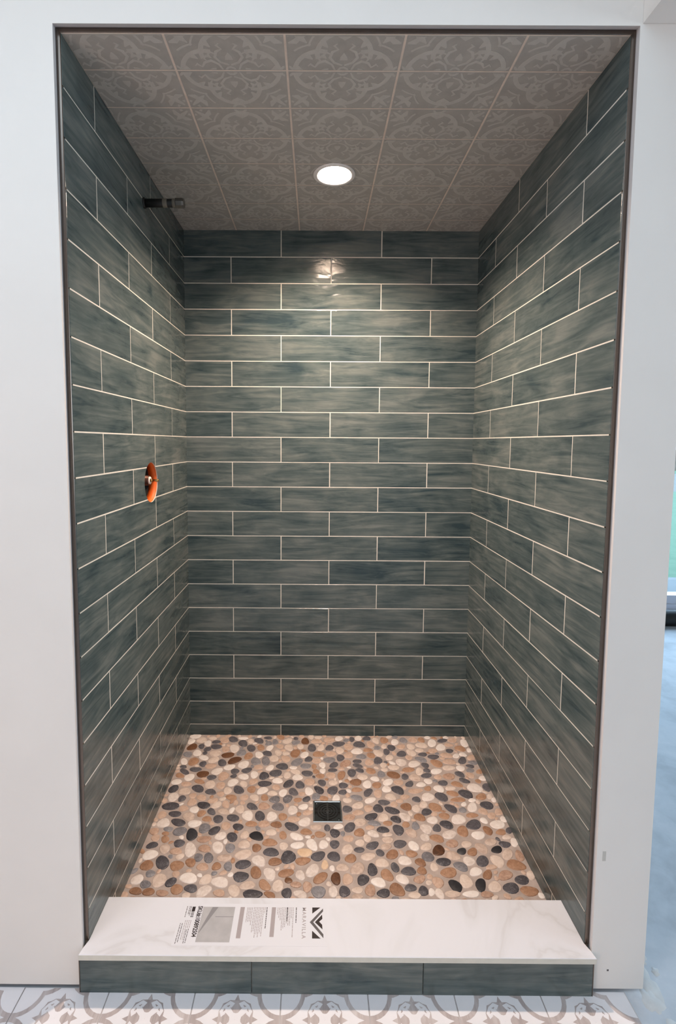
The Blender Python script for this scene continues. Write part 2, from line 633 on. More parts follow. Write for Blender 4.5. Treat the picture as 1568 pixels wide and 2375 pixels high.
cm_full = ceiling_motif()
cm_cache = {}
xs = [-XW, -0.386, -0.1288, 0.1288, 0.386, XW]
ys = [0.0, 0.1045, 0.2348, 0.3635, 0.4923, 0.621, 0.7498, 0.8785, DW]
xc = [-0.515, -0.2575, 0, 0.2575, 0.515]
yc = [0.1045, 0.3635, 0.621, 0.8785]
MC = lambda x, y: basis((1, 0, 0), (0, -1, 0), (x, y, HC))     # local +Z points down into the shower
for i in range(5):
    for j in range(8):
        gx, gy = 0.0021, 0.0012
        x0 = xs[i] + (gx if i else 0.0002)
        x1 = xs[i + 1] - (gx if i < 4 else 0.0002)
        y0, y1 = ys[j] + gy, ys[j + 1] - (gy if j < 7 else 0.0002)
        cx, cy = (x0 + x1) / 2, (y0 + y1) / 2
        t = link('ceiling_tile', tile_mesh(x1 - x0, y1 - y0, 0.003, 'ceil_tile', 0.002), ceiling)
        t.matrix_world = MC(cx, cy)
        near = abs(cx - LX) < 0.13 and abs(cy - LY) < 0.13 and math.hypot(max(x0 - LX, 0, LX - x1), max(y0 - LY, 0, LY - y1)) < 0.055
        if near:
            cut_round(t, 'z', (LX, LY, HC), 0.0555, 0.03)
        c0 = (xc[i], min(yc, key=lambda q: abs(q - cy)))
        key = (round(x0 - c0[0], 4), round(x1 - c0[0], 4), round(y0 - c0[1], 4), round(y1 - c0[1], 4), near)
        if key not in cm_cache:
            cm_cache[key] = clip_mesh(cm_full, key[0] + .003, key[1] - .003, -key[3] + .003, -key[2] - .003, 'motif',
                                      (LX - c0[0], -(LY - c0[1]), 0.066) if near else None, ('ceil_motif',))
        mo = link('embossed_motif', cm_cache[key], t)
        mo.matrix_world = MC(*c0)
        mo.matrix_parent_inverse = Matrix.Identity(4)
        mo.matrix_basis = MC(cx, cy).inverted() @ MC(*c0)

# ------------------------------------------------------------------ recessed ceiling light
rl = tag(empty('recessed_light', (LX, LY, HC)), 'round white recessed light glowing in the tiled shower ceiling', 'ceiling light')
mb = MB(); mb.lathe([(0.0675, 0.0002), (0.0675, -0.0025), (0.064, -0.0046), (0.056, -0.0042), (0.0522, -0.001), (0.0522, 0.002), (0.0675, 0.0002)], 48)
mb.obj('trim_ring', 'white_metal', rl)
mb = MB(); mb.lathe([(0.0522, 0.001), (0.0505, 0.012), (0.0465, 0.040), (0.0475, 0.040), (0.0530, 0.001), (0.0522, 0.001)], 48)
mb.obj('reflector', 'white_metal', rl)
mb = MB(); mb.lathe([(0.0464, 0.040), (0.0464, 0.034), (0.038, 0.030), (0.02, 0.0275), (0.0, 0.027)], 40)
mb.obj('lens', 'lens', rl)

# ------------------------------------------------------------------ shower floor
mb = MB(); mb.box(-XW - 0.03, XW + 0.03, 0.08, DW + 0.03, -0.02, ZF)
shower_floor = tag(mb.obj('shower_floor', 'floor_grout'), kind='structure')
DRX, DRY, DRH = -0.009, 0.525, 0.0505     # drain centre, half size

# pebbles as laid in the photograph: x, y, half length, half width (0.1 mm), angle, colour class
PEB_T = """-5850,9293,206,153,83w -5431,9391,235,211,67c -5106,9156,220,151,102w -4976,9529,183,128,169c -4773,9265,184,137,3d -4710,8927,233,187,157d
-5711,8891,251,209,75m -5333,8940,184,126,104d -5038,8755,173,153,48d -5083,8489,112,104,17d -5406,8494,226,171,111w -5777,8402,221,173,138g
-4655,8465,254,215,8c -5070,8192,230,149,146w -4635,8049,239,184,43c -5801,7927,225,140,111w -5427,7936,272,213,85n -5011,7789,185,146,99d
-4072,9456,250,179,129d -3924,8820,295,203,106w -3651,9544,220,120,177w -3610,9173,268,191,116d -3307,9328,190,134,112c -2948,9376,252,170,134d
-2576,9579,194,110,178d -2514,9177,171,139,55g -3218,8839,255,179,111d -2821,8885,218,160,103n -2441,8860,210,145,64w -3577,8526,229,197,78g
-4113,8360,286,179,13m -3786,8031,292,208,32m -3261,8310,249,172,76n -2840,8394,224,169,118w -2507,8494,223,165,144d -4258,7873,229,174,107d
-3918,7596,232,164,30w -3384,7762,260,211,64w -2925,7983,256,192,116g -2523,8006,300,173,98g -2313,7576,208,137,63w -4444,9400,257,180,123t
-4277,8763,227,154,109t -4675,7662,227,169,15t -2771,7607,189,143,172t -5743,7608,143,102,163d -1727,9368,236,177,46c -1369,9549,116,110,179d
-1358,9264,198,153,31g -958,9355,258,171,95m -1636,8898,240,177,112c -667,8889,268,186,87d -285,8901,234,150,76c -396,9636,168,110,1c
-476,9361,230,171,2t 73,9455,261,189,18t 72,8897,226,159,66d 499,9571,183,171,29w 467,9177,273,185,16d 805,9441,155,116,40g 1060,9511,195,115,83d
1342,9603,181,163,55w 1709,9585,188,168,35d 1343,9144,277,211,173d 1215,8682,249,199,10w 497,8715,224,172,92c 881,8990,231,197,98t
-1352,8511,283,211,68n -966,8421,215,169,55w -389,8462,257,187,2n 124,8488,221,177,5t -2056,8544,208,141,107c -1731,8150,239,179,128t
-796,8132,201,149,66d -1263,7940,285,207,47g -1834,7674,260,200,176d -909,7701,235,164,0g 51,8092,253,189,3g 499,8234,232,163,84d 844,8415,218,193,70t
1359,8322,221,173,10g 1170,8011,199,129,5d 1167,7742,207,132,151d -472,8039,190,176,4t -240,7770,184,133,97w -572,7681,161,105,90n
215,7778,221,152,50d 688,7870,283,187,49t -1389,7599,169,94,0w 2088,9432,226,150,97c 2447,9462,234,179,81n 2892,9338,233,161,72w 3284,9472,219,170,94g
3708,9503,223,180,47t 4065,9507,188,160,86n 4367,9684,141,110,10w 5170,9698,123,108,10w 4479,9290,300,180,69w 4964,9462,242,138,20d
5410,9497,217,162,32t 5877,9296,290,182,81w 3999,9122,271,188,179c 3525,9026,203,182,124c 3113,9012,207,158,46t 2682,8938,225,172,91d
2088,8925,157,138,40g 2088,8561,253,177,134c 2438,8655,223,133,83d 4781,8987,267,186,51w 5088,8749,171,143,31d 5583,8916,240,203,176n
5929,8797,155,110,70w 3836,8773,175,145,8c 3462,8606,260,182,122c 3045,8524,236,181,46d 3910,8486,200,136,13d 4314,8336,239,162,14d
3780,8168,255,169,153g 5275,8422,182,123,52w 5578,8514,171,140,175w 5443,8123,272,156,64d 5833,7979,206,133,2g 2013,8070,263,166,76d
2937,7976,254,213,106w 3437,7882,257,199,22w 3865,7801,185,147,106d 3310,8285,161,150,69t 4355,7927,271,218,132n 4885,8444,262,169,167t
4897,8033,278,181,0t 4767,7654,269,147,8c 5230,7637,187,165,42w 5650,7764,172,119,171d 2196,7790,160,132,62c 2585,7652,239,149,7c
4391,8749,209,155,21t -5625,7319,248,125,138d -5224,7447,236,149,172d -5743,7084,200,125,148n -5349,6987,215,189,59w -4877,7175,261,188,8m
-4359,7350,245,191,48w -4500,6991,191,140,14d -4060,7067,271,203,82t -3664,7355,177,165,147d -3665,7071,135,110,27d -3208,7420,214,161,33d
-3276,7041,224,161,172w -2884,7167,222,151,98w -5770,6723,194,163,2w -5776,6342,218,183,66d -5375,6609,208,133,1t -4906,6749,223,120,158n
-4471,6585,222,213,80c -4874,6368,285,169,147d -5329,6218,243,181,174c -4366,6196,221,147,160d -5666,5916,239,191,94w -5328,5842,172,139,85d
-3640,6711,223,199,41w -3216,6632,196,136,125c -4064,6540,203,170,95t -3755,6266,197,152,116c -3361,6318,265,174,127d -2883,6339,193,162,101n
-3978,6089,163,120,138t -3555,5911,222,150,162n -4641,5895,202,149,147t -4971,5986,150,137,155t -3859,5828,133,93,35c -2718,5914,197,145,136c
-3090,5911,168,146,60t -2502,7101,243,191,105d -2060,7265,272,200,21d -1289,7353,211,144,156c -836,7260,233,181,166d -1606,7146,194,146,86c
-493,7373,168,121,115n -230,7421,168,120,88w 156,7464,184,125,2d -334,7108,182,137,2n -1204,7028,211,162,178w -1956,6830,220,150,177w
-2432,6657,276,165,7d -1532,6666,260,169,58d -1097,6604,228,172,105d -736,6775,213,199,0t 78,7159,193,184,28t 488,7168,285,153,75n
-266,6729,198,149,111d 158,6734,188,138,16c 527,6587,180,161,17d -2472,6279,237,168,39w -2091,6139,190,131,177c -1705,6175,200,156,66w
-1330,6227,218,168,114d -751,6264,221,161,108w -382,6337,250,155,128d 121,6322,250,191,62d -495,5995,191,151,70g -833,5856,173,130,60d
486,6229,169,141,51d -2356,5918,168,138,99n -1977,5829,204,179,25g -1521,5865,214,176,62g 227,5882,234,133,74w -210,5883,161,150,11n
-1147,5807,151,118,23n -1984,6463,167,143,169t -1004,6119,124,119,106t 898,7314,247,172,81d 1226,7459,187,128,162d 1653,7430,200,192,114n
2039,7244,209,153,94g 1292,7075,216,167,10c 2201,7517,145,120,22c 2508,7207,262,219,147n 3140,7519,250,158,8n 3562,7433,248,146,72c
3864,7484,143,133,139d 2935,7106,186,139,75d 3311,7058,232,202,150c 3781,7185,232,138,18d 1016,6773,235,194,12n 1433,6663,225,166,76w
1765,6972,180,137,177w 1792,6617,197,162,45n 1021,6363,209,127,3n 987,5951,235,137,165g 1421,6223,240,149,54d 1783,6179,222,160,74t
2237,6789,227,163,36w 2636,6776,206,146,11t 3034,6696,203,139,56d 3462,6667,189,128,12w 3777,6856,166,154,13w 2126,6407,189,171,91w
2535,6362,272,200,130d 2220,5996,225,162,168c 3188,6321,287,136,12t 3133,5880,167,144,31d 1455,5818,233,130,28w 628,5810,161,134,160c
2734,5999,193,118,17t 4223,7440,247,155,22w 5574,7514,162,140,10g 5907,7439,173,110,62n 4642,7141,253,190,9t 4212,7102,170,129,25t
5099,7270,215,160,125d 5485,7224,185,158,135t 5912,7046,163,139,31w 5168,6905,201,143,144d 4314,6767,207,149,20d 4821,6698,231,157,158n
4085,6449,219,172,142w 4519,6473,207,114,8c 5436,6505,294,243,171w 5688,6880,127,117,129n 5896,6545,230,165,70d 5004,6178,281,220,153d
4521,6198,216,158,160n 3572,6008,262,206,31w 4072,6023,262,214,124d 5525,6044,235,154,33n 5831,6057,148,96,59c 4635,5880,282,119,4n
5138,5862,140,94,8w 5936,5883,131,98,54w 3672,6455,157,122,51n -5626,5461,300,206,177d -4473,5521,255,164,161d -4021,5534,224,134,51c
-4749,5297,188,148,148w -5143,5354,168,149,162t -4918,5662,188,173,95t -5370,5093,234,140,171d -5800,5042,189,150,92t -4134,5212,193,127,129d
-4462,5124,160,147,46n -4860,4971,245,182,143c -4215,4870,185,123,171n -3832,4874,198,170,112d -3335,4930,222,168,156d -3703,5211,230,135,159c
-3160,5342,207,166,102c -5642,4675,226,217,166w -5151,4713,279,156,158d -4590,4659,244,164,14w -4209,4463,224,192,90g -3857,4363,214,166,43d
-3518,4568,190,157,108t -3102,4529,194,147,157d -5397,4411,176,108,170g -4993,4325,228,199,6g -5838,4312,179,147,165t -5430,4218,125,90,170n
-2755,5473,234,145,143d -2337,5494,209,186,158t -1834,5466,239,184,164g -2849,5050,253,196,110w -2426,5024,241,180,104d -2015,5012,233,187,104w
-1314,5313,232,174,97w -937,5475,186,139,21w -1639,5000,180,155,103n -1261,4883,220,146,179t -873,4768,232,193,54w -1311,4560,272,165,149d
-1826,4642,197,149,175n -2250,4666,205,158,3t -2673,4663,208,128,176n -1973,4298,182,136,175c -821,4337,204,137,171n -494,4539,217,127,1c
-119,4514,148,110,87d 259,4575,178,110,19w 126,4290,188,171,127d -363,4230,192,136,2n -792,5193,182,120,18t 998,5559,219,150,25c
1932,5714,218,147,178d 1695,5421,214,178,95d 1346,5418,177,154,60t 601,5379,188,169,91d 969,5210,203,137,5t 2290,5628,153,128,53t
2168,5329,260,172,152d 2698,5511,204,192,17n 3038,5430,199,144,67c 3334,5618,201,125,58c 3356,5268,207,154,35d 2577,5026,221,173,134w
3071,5012,220,169,161n 3487,4891,222,157,27w 1408,5030,245,163,32d 1822,4991,222,165,46c 2242,4917,206,150,148d 1001,4772,207,188,6c
1477,4733,225,124,168g 1935,4733,175,109,6n 2538,4683,150,124,57n 2850,4628,183,130,86g 3190,4509,226,196,105w 3548,4534,181,141,68d
637,4548,237,176,53d 1732,4452,232,132,180d 2244,4450,246,182,96d 939,4325,196,168,69n 1391,4275,209,143,151w 2657,4313,215,177,120c
1305,4538,155,106,7t 1848,4242,165,90,2c 656,4992,215,146,13t 2518,5798,146,104,12t 3611,5172,128,101,40t 4260,5446,250,181,136d 5040,5514,271,164,64w
5588,5614,258,194,10d 4656,5371,160,119,43g 3719,5497,234,222,125n 3935,5084,194,154,1n 4383,4937,273,217,27w 4904,5124,228,111,7n
5356,5318,179,155,152t 5583,5118,184,127,44t 5888,5289,188,132,56t 5235,4886,146,123,112w 5642,4717,272,191,15w 5929,4953,147,109,85w
4829,4705,299,203,34d 3914,4696,237,182,166d 3900,4269,258,182,19w 4376,4413,261,182,74n 4838,4250,245,173,27w 5220,4450,206,151,98n
5631,4383,187,124,23n 5935,4463,170,100,51d -5718,3743,182,138,11d -5375,3986,165,122,138n -5707,4041,148,143,174t -4879,3830,186,157,7d
-4568,4197,285,181,114k -5279,3607,212,157,122c -5660,3371,248,186,17w -5193,3095,278,202,119d -4468,3586,300,187,110w -4123,3997,227,147,180t
-4020,3629,225,139,165t -3613,3684,256,178,112w -3327,3270,229,151,177c -3605,4137,216,151,39w -4133,3292,172,134,129g -3819,3278,203,151,107g
-4895,3515,219,129,172t -4717,2980,219,188,16n -4332,3098,190,148,133n -5629,2984,207,194,60n -3926,2940,209,135,170t -3512,2967,154,142,69n
-3162,2970,179,124,109g -3227,4100,220,168,120d -2831,4186,174,148,83c -2437,4148,257,175,151k -2796,3796,206,168,176c -3216,3662,197,153,115g
-2380,3669,174,145,124n -1981,3882,250,156,177n -1577,4184,176,127,97n -1132,4133,235,152,148w -1086,3785,233,142,7w -623,3815,266,166,116w
-253,3819,197,147,79w -1526,3742,158,149,139c -1905,3507,276,160,174d -1354,3325,260,233,104d -848,3504,258,161,0y -2761,3411,300,176,19c
-2251,3181,260,181,140w -2718,3045,238,179,4d -1753,3148,216,154,4n -902,3181,240,154,14n -424,3370,237,180,36d -224,3043,175,110,88y
101,3835,176,160,75d 500,3633,233,175,54c 920,3895,159,140,23c 875,3621,174,110,4d 1312,3794,229,151,35d 1518,3512,142,137,108d 1835,4019,202,134,2c
2199,3867,229,161,20d 1748,3752,175,135,14c 2629,3792,199,177,102w 63,3361,227,175,157d 581,3290,205,155,39n 1129,3359,246,152,18c
1892,3453,230,163,40n 2496,3483,188,140,176n 2243,3221,235,170,179w 1530,3130,229,174,174c 570,4067,180,133,6t 3065,4141,176,158,76w
3448,4102,229,170,166n 3034,3761,215,146,30c 3884,3895,219,156,20t 4337,3867,188,132,22c 3382,3623,245,178,52m 4107,3595,164,127,38k
4436,3571,195,137,50n 3781,3415,240,182,171c 2987,3375,199,190,175g 3431,3192,240,156,4d 4221,3227,193,184,95w 4636,3227,245,175,49d
4772,3714,231,181,116c 5153,3971,211,140,21c 5568,3879,189,137,6d 5238,3671,206,133,29k 5509,3489,250,159,50c 5908,3962,201,123,70w
5860,3432,224,137,82t 5100,3229,249,200,98c 5612,3090,295,200,172n 3912,3029,227,166,160g 2713,3166,177,149,147n 3096,2997,161,121,95c
4834,3005,180,95,9t -5749,2486,191,172,70w -5455,2335,161,139,149g -5430,2696,148,126,6g -5096,2466,260,204,99c -4735,2409,175,151,41d
-4256,2553,298,176,168w -4100,2213,199,141,173d -3739,2501,215,166,51c -3712,2116,241,184,38w -3306,2423,268,186,170w -4498,2176,183,176,129n
-5655,2112,198,121,167n -5282,2090,183,128,177n -4883,2052,179,113,167t -4176,1972,125,110,177c -3259,2066,184,116,173t -2723,2613,234,189,8d
-2293,2759,226,169,105n -1878,2715,256,176,119w -2479,2316,239,147,12c -2850,2146,225,167,122c -2304,2041,300,150,2d -1988,2333,222,149,125n
-1807,2021,183,105,156n -1601,2312,205,179,71c -1328,2082,177,153,102d -1306,2500,121,101,156m -1079,2356,164,113,172t -964,2675,182,153,105w
-598,2846,267,183,58w -1389,2745,238,152,12n -934,2042,215,136,161w -422,2131,229,191,2g -362,2586,252,163,39n -746,2288,195,135,91t
95,2572,218,153,85m 307,2951,203,145,177c 762,2918,263,192,47c 1205,2886,232,156,91d 438,2547,207,158,76t 893,2539,212,167,51d -1,2137,189,145,85w
324,2150,194,163,106d 703,2190,174,112,4c 1341,2455,223,173,167w 1622,2704,218,187,107n 1903,2977,179,133,95d 2294,2846,230,161,4d
2057,2565,213,164,149w 2566,2570,201,132,34t 2694,2866,157,142,34n 1068,2190,209,153,76t 1442,2105,202,141,13d 1843,2218,242,203,130n
2245,2283,174,132,1d 2594,2184,177,142,83d 2319,2034,191,109,3c 2823,2145,140,91,69w 674,1975,163,104,1c 3489,2806,282,171,21n 4307,2840,222,148,27w
3565,2360,229,173,131k 3915,2510,244,201,90c 4311,2395,237,156,62k 4628,2742,217,121,57n 5154,2727,262,156,29t 4704,2335,239,163,44c
5160,2301,266,171,21d 5581,2572,224,162,16d 5648,2204,277,166,8n 5918,2734,174,128,59c 3946,2093,260,114,5w 3409,2089,234,121,0c 3042,2093,178,132,93w
3082,2468,200,168,92t 4387,2085,191,107,6t 5934,2062,98,101,37w"""
CK = dict(w='white', c='cream', t='tan', n='brown', m='umber', g='grey', d='dark', k='black', y='yellow')
PEB = []
for q in PEB_T.split():
    v = [int(i) for i in q[:-1].split(',')]
    PEB.append((v[0] / 1e4, v[1] / 1e4, v[2] / 1e4, v[3] / 1e4, math.radians(v[4]), CK[q[-1]]))

peb_shapes = []
for q in range(10):
    r2 = random.Random(100 + q)
    a2, p2 = r2.uniform(0, .07), r2.uniform(0, 6.28)
    a3, p3 = r2.uniform(.02, .07), r2.uniform(0, 6.28)
    n = 16
    out = []
    for i in range(n):
        t = 2 * math.pi * i / n
        k = 1 + a2 * math.cos(2 * t + p2) + a3 * math.cos(3 * t + p3) + r2.uniform(-.012, .012)
        out.append((math.cos(t) * k, math.sin(t) * k))
    peb_shapes.append(out)


def pebble_faces(mb, shape, mi=0):
    rings = [[(x * s, y * s, z) for x, y in shape] for s, z in ((1.0, -0.0006), (0.97, 0.0006), (0.86, 0.0013))]
    n = len(shape)
    for a, b in zip(rings, rings[1:]):
        for i in range(n):
            k = (i + 1) % n
            mb.face([a[i], a[k], b[k], b[i]], mi, True)
    mb.face(rings[-1], mi, True)


def radius_at(a, b, ang, dx, dy):
    t = math.atan2(dy, dx) - ang
    return a * b / math.sqrt((b * math.cos(t)) ** 2 + (a * math.sin(t)) ** 2)


grid = {}
GC = 0.06


def fits(x, y, a, b, ang, f=1.0):
    if abs(x - DRX) < DRH + b * 0.9 and abs(y - DRY) < DRH + b * 0.9:
        return False
    gx, gy = int(x // GC), int(y // GC)
    for i in range(gx - 1, gx + 2):
        for j in range(gy - 1, gy + 2):
            for (X, Y, A, B, T, c) in grid.get((i, j), ()):
                d = math.hypot(X - x, Y - y)
                if d < f * (radius_at(a, b, ang, X - x, Y - y) + radius_at(A, B, T, x - X, y - Y)):
                    return False
    return True


def put(e):
    grid.setdefault((int(e[0] // GC), int(e[1] // GC)), []).append(e)


stones = list(PEB)
for e in stones:
    put(e)
r3 = random.Random(11)
CL = list(CK.values())
WT = [.10, .22, .42, .16, 0, .08, .02, 0, 0]
for size, tries in ((1.0, 6000), (0.85, 8000), (0.7, 12000), (0.55, 12000), (0.42, 12000)):
    for _ in range(tries):
        a = r3.uniform(.019, .027) * size
        b = a * r3.uniform(.62, .85)
        x = r3.uniform(-XW + b * .6, XW - b * .6)
        y = r3.uniform(0.10, DW - b * .7)
        ang = r3.uniform(0, math.pi)
        if fits(x, y, a, b, ang, 0.985):
            e = (x, y, a, b, ang, r3.choices(CL, WT)[0])
            stones.append(e)
            put(e)
seen = [e for e in stones if e[1] > 0.14]
seen.sort(key=lambda e: -(e[2] * e[3]) / ((e[1] + 1.12) ** 3))
single, rest = seen[:300], seen[300:]
pm = {}
for e in single:
    x, y, a, b, ang, c = e
    sh = r3.randrange(10)
    if (sh, c) not in pm:
        mb = MB(); pebble_faces(mb, peb_shapes[sh])
        pm[sh, c] = mb.mesh('pebble')
        pm[sh, c].materials.append(M['stone_' + c])
    o = link('pebble', pm[sh, c], shower_floor)
    o.matrix_world = Matrix.Translation((x, y, ZF + 0.0002)) @ Matrix.Rotation(ang, 4, 'Z') @ Matrix.Diagonal((a, b, 1, 1))
mb = MB()
for e in rest:
    x, y, a, b, ang, c = e
    q = MB(); pebble_faces(q, peb_shapes[r3.randrange(10)], CL.index(c))
    ca, sa = math.cos(ang), math.sin(ang)
    base = len(mb.v)
    dz = r3.uniform(-.0001, .0003)
    mb.v += [(x + ca * a * p[0] - sa * b * p[1], y + sa * a * p[0] + ca * b * p[1], ZF + 0.0002 + p[2] + dz) for p in q.v]
    mb.f += [[base + i for i in f] for f in q.f]
    mb.mi += q.mi
    mb.sm += q.sm
rp = mb.obj('small_pebbles', ['stone_' + c for c in CL], shower_floor)
tag(rp, kind='stuff')

# floor drain
fd = tag(empty('floor_drain', (DRX, DRY, ZF)), 'square chrome floor drain with ringed slots among the pebbles', 'drain')
h = DRH
mb = MB()
fr = [(h, -.004), (h, .0018), (h - .0014, .0032), (h - .0048, .0032), (h - .0062, .0018), (h - .0062, 0.0)]
for (r0, z0), (r1, z1) in zip(fr, fr[1:]):
    for k in range(4):
        cs = [((1, -1), (1, 1)), ((1, 1), (-1, 1)), ((-1, 1), (-1, -1)), ((-1, -1), (1, -1))][k]
        mb.face([(cs[0][0] * r0, cs[0][1] * r0, z0), (cs[1][0] * r0, cs[1][1] * r0, z0), (cs[1][0] * r1, cs[1][1] * r1, z1), (cs[0][0] * r1, cs[0][1] * r1, z1)])
mb.obj('drain_frame', 'chrome_frame', fd)
mb = MB(); mb.box(-h + .005, h - .005, -h + .005, h - .005, -.006, .0004)  # solid black plate stands in for the shade below the grate
mb.obj('shade_plate', 'dark', fd)['label'] = 'black plate painted as the shade under the grate'
mb = MB()


def ring_seg(mb, r0, r1, a0, a1, z0, z1, n=8):
    for i in range(n):
        A, B = [math.radians(a0 + (a1 - a0) * k / n) for k in (i, i + 1)]
        q = [(r0 * math.cos(A), r0 * math.sin(A)), (r1 * math.cos(A), r1 * math.sin(A)), (r1 * math.cos(B), r1 * math.sin(B)), (r0 * math.cos(B), r0 * math.sin(B))]
        mb.face([(x, y, z1) for x, y in q])
        for s, t in ((0, 3), (1, 2)):
            mb.face([(*q[s], z0), (*q[t], z0), (*q[t], z1), (*q[s], z1)])


for r0, r1 in ((.012, .0165), (.0215, .026), (.031, .0355)):
    for q in range(4):
        ring_seg(mb, r0, r1, 90 * q, 90 * q + 90, .0003, .0020)
mb.lathe([(0.0, .0021), (.0075, .0021), (.0075, .0003)], 20)
mb.box(-.0025, .0025, -h + .006, h - .006, .0003, .0023)
mb.box(-h + .006, h - .006, -.0025, .0025, .0003, .0022)
# corner plates outside the rings
for sx in (1, -1):
    for sy in (1, -1):
        pts = [(sx * .043, sy * .043)] + [(sx * .0405 * math.cos(math.radians(t)), sy * .0405 * math.sin(math.radians(t))) for t in range(20, 71, 10)]
        pts = [(sx * .0443, sy * .0443), (sx * .0443, sy * .015)] + pts[1:] + [(sx * .015, sy * .0443)]
        if sx * sy < 0:
            pts = pts[::-1]
        mb.face([(x, y, .0021) for x, y in pts])
mb.obj('drain_grate', 'chrome', fd, weld=False)
for sx in (1, -1):
    mb = MB(); mb.lathe([(0, .0036), (.003, .0034), (.004, .0021)], 14, org=(sx * .038, sx * -.038, 0))
    mb.obj('screw', 'chrome', fd)

# ------------------------------------------------------------------ shower pipe stub and valve
PX = empty('shower_pipe', (-XW, 0.5031, HC - 0.1133))
tag(PX, 'black pipe stub with metal cap sticking out of the left shower wall', 'pipe')
mb = MB(); mb.lathe([(0, -.03), (.0125, -.03), (.0125, .118), (0, .118)], 28, axis='x')
mb.obj('pipe', 'black_pipe', PX)
mb = MB(); mb.lathe([(.0125, -.002), (.0165, -.001), (.0160, .004), (.0125, .0055)], 28, axis='x')
mb.obj('wall_collar', 'black_pipe', PX)
mb = MB(); mb.lathe([(.0126, .060), (.0131, .063), (.0131, .072), (.0126, .074)], 28, axis='x')
mb.obj('thread_tape', 'tape', PX)['label'] = 'dull tan thread tape band'
mb = MB(); mb.lathe([(.0126, .090), (.0134, .092), (.0134, .098), (.0126, .100)], 28, axis='x')
mb.obj('thread_tape', 'tape', PX)['label'] = 'dull tan thread tape band'
mb = MB(); mb.lathe([(0, .100), (.0155, .100), (.0158, .103), (.0158, .120), (.0140, .126), (0, .1265)], 8, axis='x', smooth=False)
mb.obj('pipe_cap', 'cap', PX)['label'] = 'faceted grey metal end cap'

VX = empty('shower_valve', (-XW - 0.09, HV[1], HV[2] + 0.006))
tag(VX, 'brass shower valve with pale ring inside the round orange hole', 'valve')
mb = MB(); mb.lathe([(0, .000), (.024, .000), (.024, .056), (.0165, .060), (.0165, .082), (0, .082)], 28, axis='x')
mb.obj('valve_body', 'brass_dark', VX)
mb = MB(); mb.lathe([(.006, .082), (.0125, .082), (.0125, .0865), (.006, .0865)], 24, axis='x')
mb.obj('retaining_ring', 'grout', VX)['label'] = 'pale plastic ring'
mb = MB(); mb.lathe([(0, .078), (.0045, .078), (.0045, .112), (.0032, .114), (0, .114)], 16, axis='x')
mb.obj('stem', 'brass', VX)['label'] = 'thin brass stem'

# ------------------------------------------------------------------ metal edge trim around the opening
T0, T1 = 0.0008, 0.0122
prof = [(T0, 0.008), (T0, -0.0006), (T0 + .001, -0.0018), (T0 + .005, -0.0026), (T1 - .002, -0.0018), (T1, 0.0005), (T1, 0.008)]
ZS = HC - 2.0636                   # threshold top


def trim_bar(name, path):
    """sweep the profile along two mitred points; path = [(point fn), (point fn)]"""
    mb = MB()
    for (a, b) in zip(prof, prof[1:]):
        mb.face([path[0](*a), path[1](*a), path[1](*b), path[0](*b)])
    return tag(mb.obj(name, 'trim'), kind='structure')


trim_bar('trim_1', [lambda w, y: (-XW - w, y, ZS), lambda w, y: (-XW - w, y, HC + w)])
trim_bar('trim_2', [lambda w, y: (-XW - w, y, HC + w), lambda w, y: (XW + w, y, HC + w)])
trim_bar('trim_3', [lambda w, y: (XW + w, y, HC + w), lambda w, y: (XW + w, y, ZS)])

# ------------------------------------------------------------------ front wall with the opening
YF = -0.0205
OX, OT = 0.6075, HC + 0.0035       # opening edges at the wall face
IX, IT = 0.6128, HC + 0.0128       # opening edges at the metal trim
XE = 0.7345                        # free end of the stub on the right
ZT = 2.62                          # room ceiling
XL0, XR1, YB, YR = -1.9, 4.6, 2.80, -3.4
mb = MB()
g = 0.007                          # gap under the boards
A = lambda x, z: (x, YF, z)
mb.face([A(XL0, g), A(-OX, g), A(-OX, ZT), A(XL0, ZT)])
mb.face([A(-OX, OT), A(OX, OT), A(OX, ZT), A(-OX, ZT)])
mb.face([A(OX, g), A(XE, g), A(XE, ZT), A(OX, ZT)])
# returns
mb.face([(-OX, YF, g), (-IX, 0.004, g), (-IX, 0.004, IT), (-OX, YF, OT)], 1)
mb.face([(OX, YF, g), (OX, YF, OT), (IX, 0.004, IT), (IX, 0.004, g)], 1)
mb.face([(-OX, YF, OT), (-IX, 0.004, IT), (IX, 0.004, IT), (OX, YF, OT)], 1)
# far end of the stub and the flank behind it
mb.face([(XE, YF, g), (XE, 1.14, g), (XE, 1.14, ZT), (XE, YF, ZT)])
mb.face([(XE, 1.14, g), (XL0, 1.14, g), (XL0, 1.14, ZT), (XE, 1.14, ZT)])
mb.face([(XL0, YF, g), (XE, YF, g), (XE, 0.004, g), (XL0, 0.004, g)])
wall_front = tag(mb.obj('wall_front', ['wall', 'caulk'], weld=False), kind='structure')
# scuffs at the foot of the stub
for (x, z, w, hh) in ((0.648, 0.055, .0022, .0022), (0.625, 0.345, .004, .012)):
    q = MB(); q.box(x - w, x + w, YF - .0003, YF + .001, z - hh, z + hh)
    q.obj('scuff_mark', 'ink_grey' if w < .003 else 'scuff', wall_front)

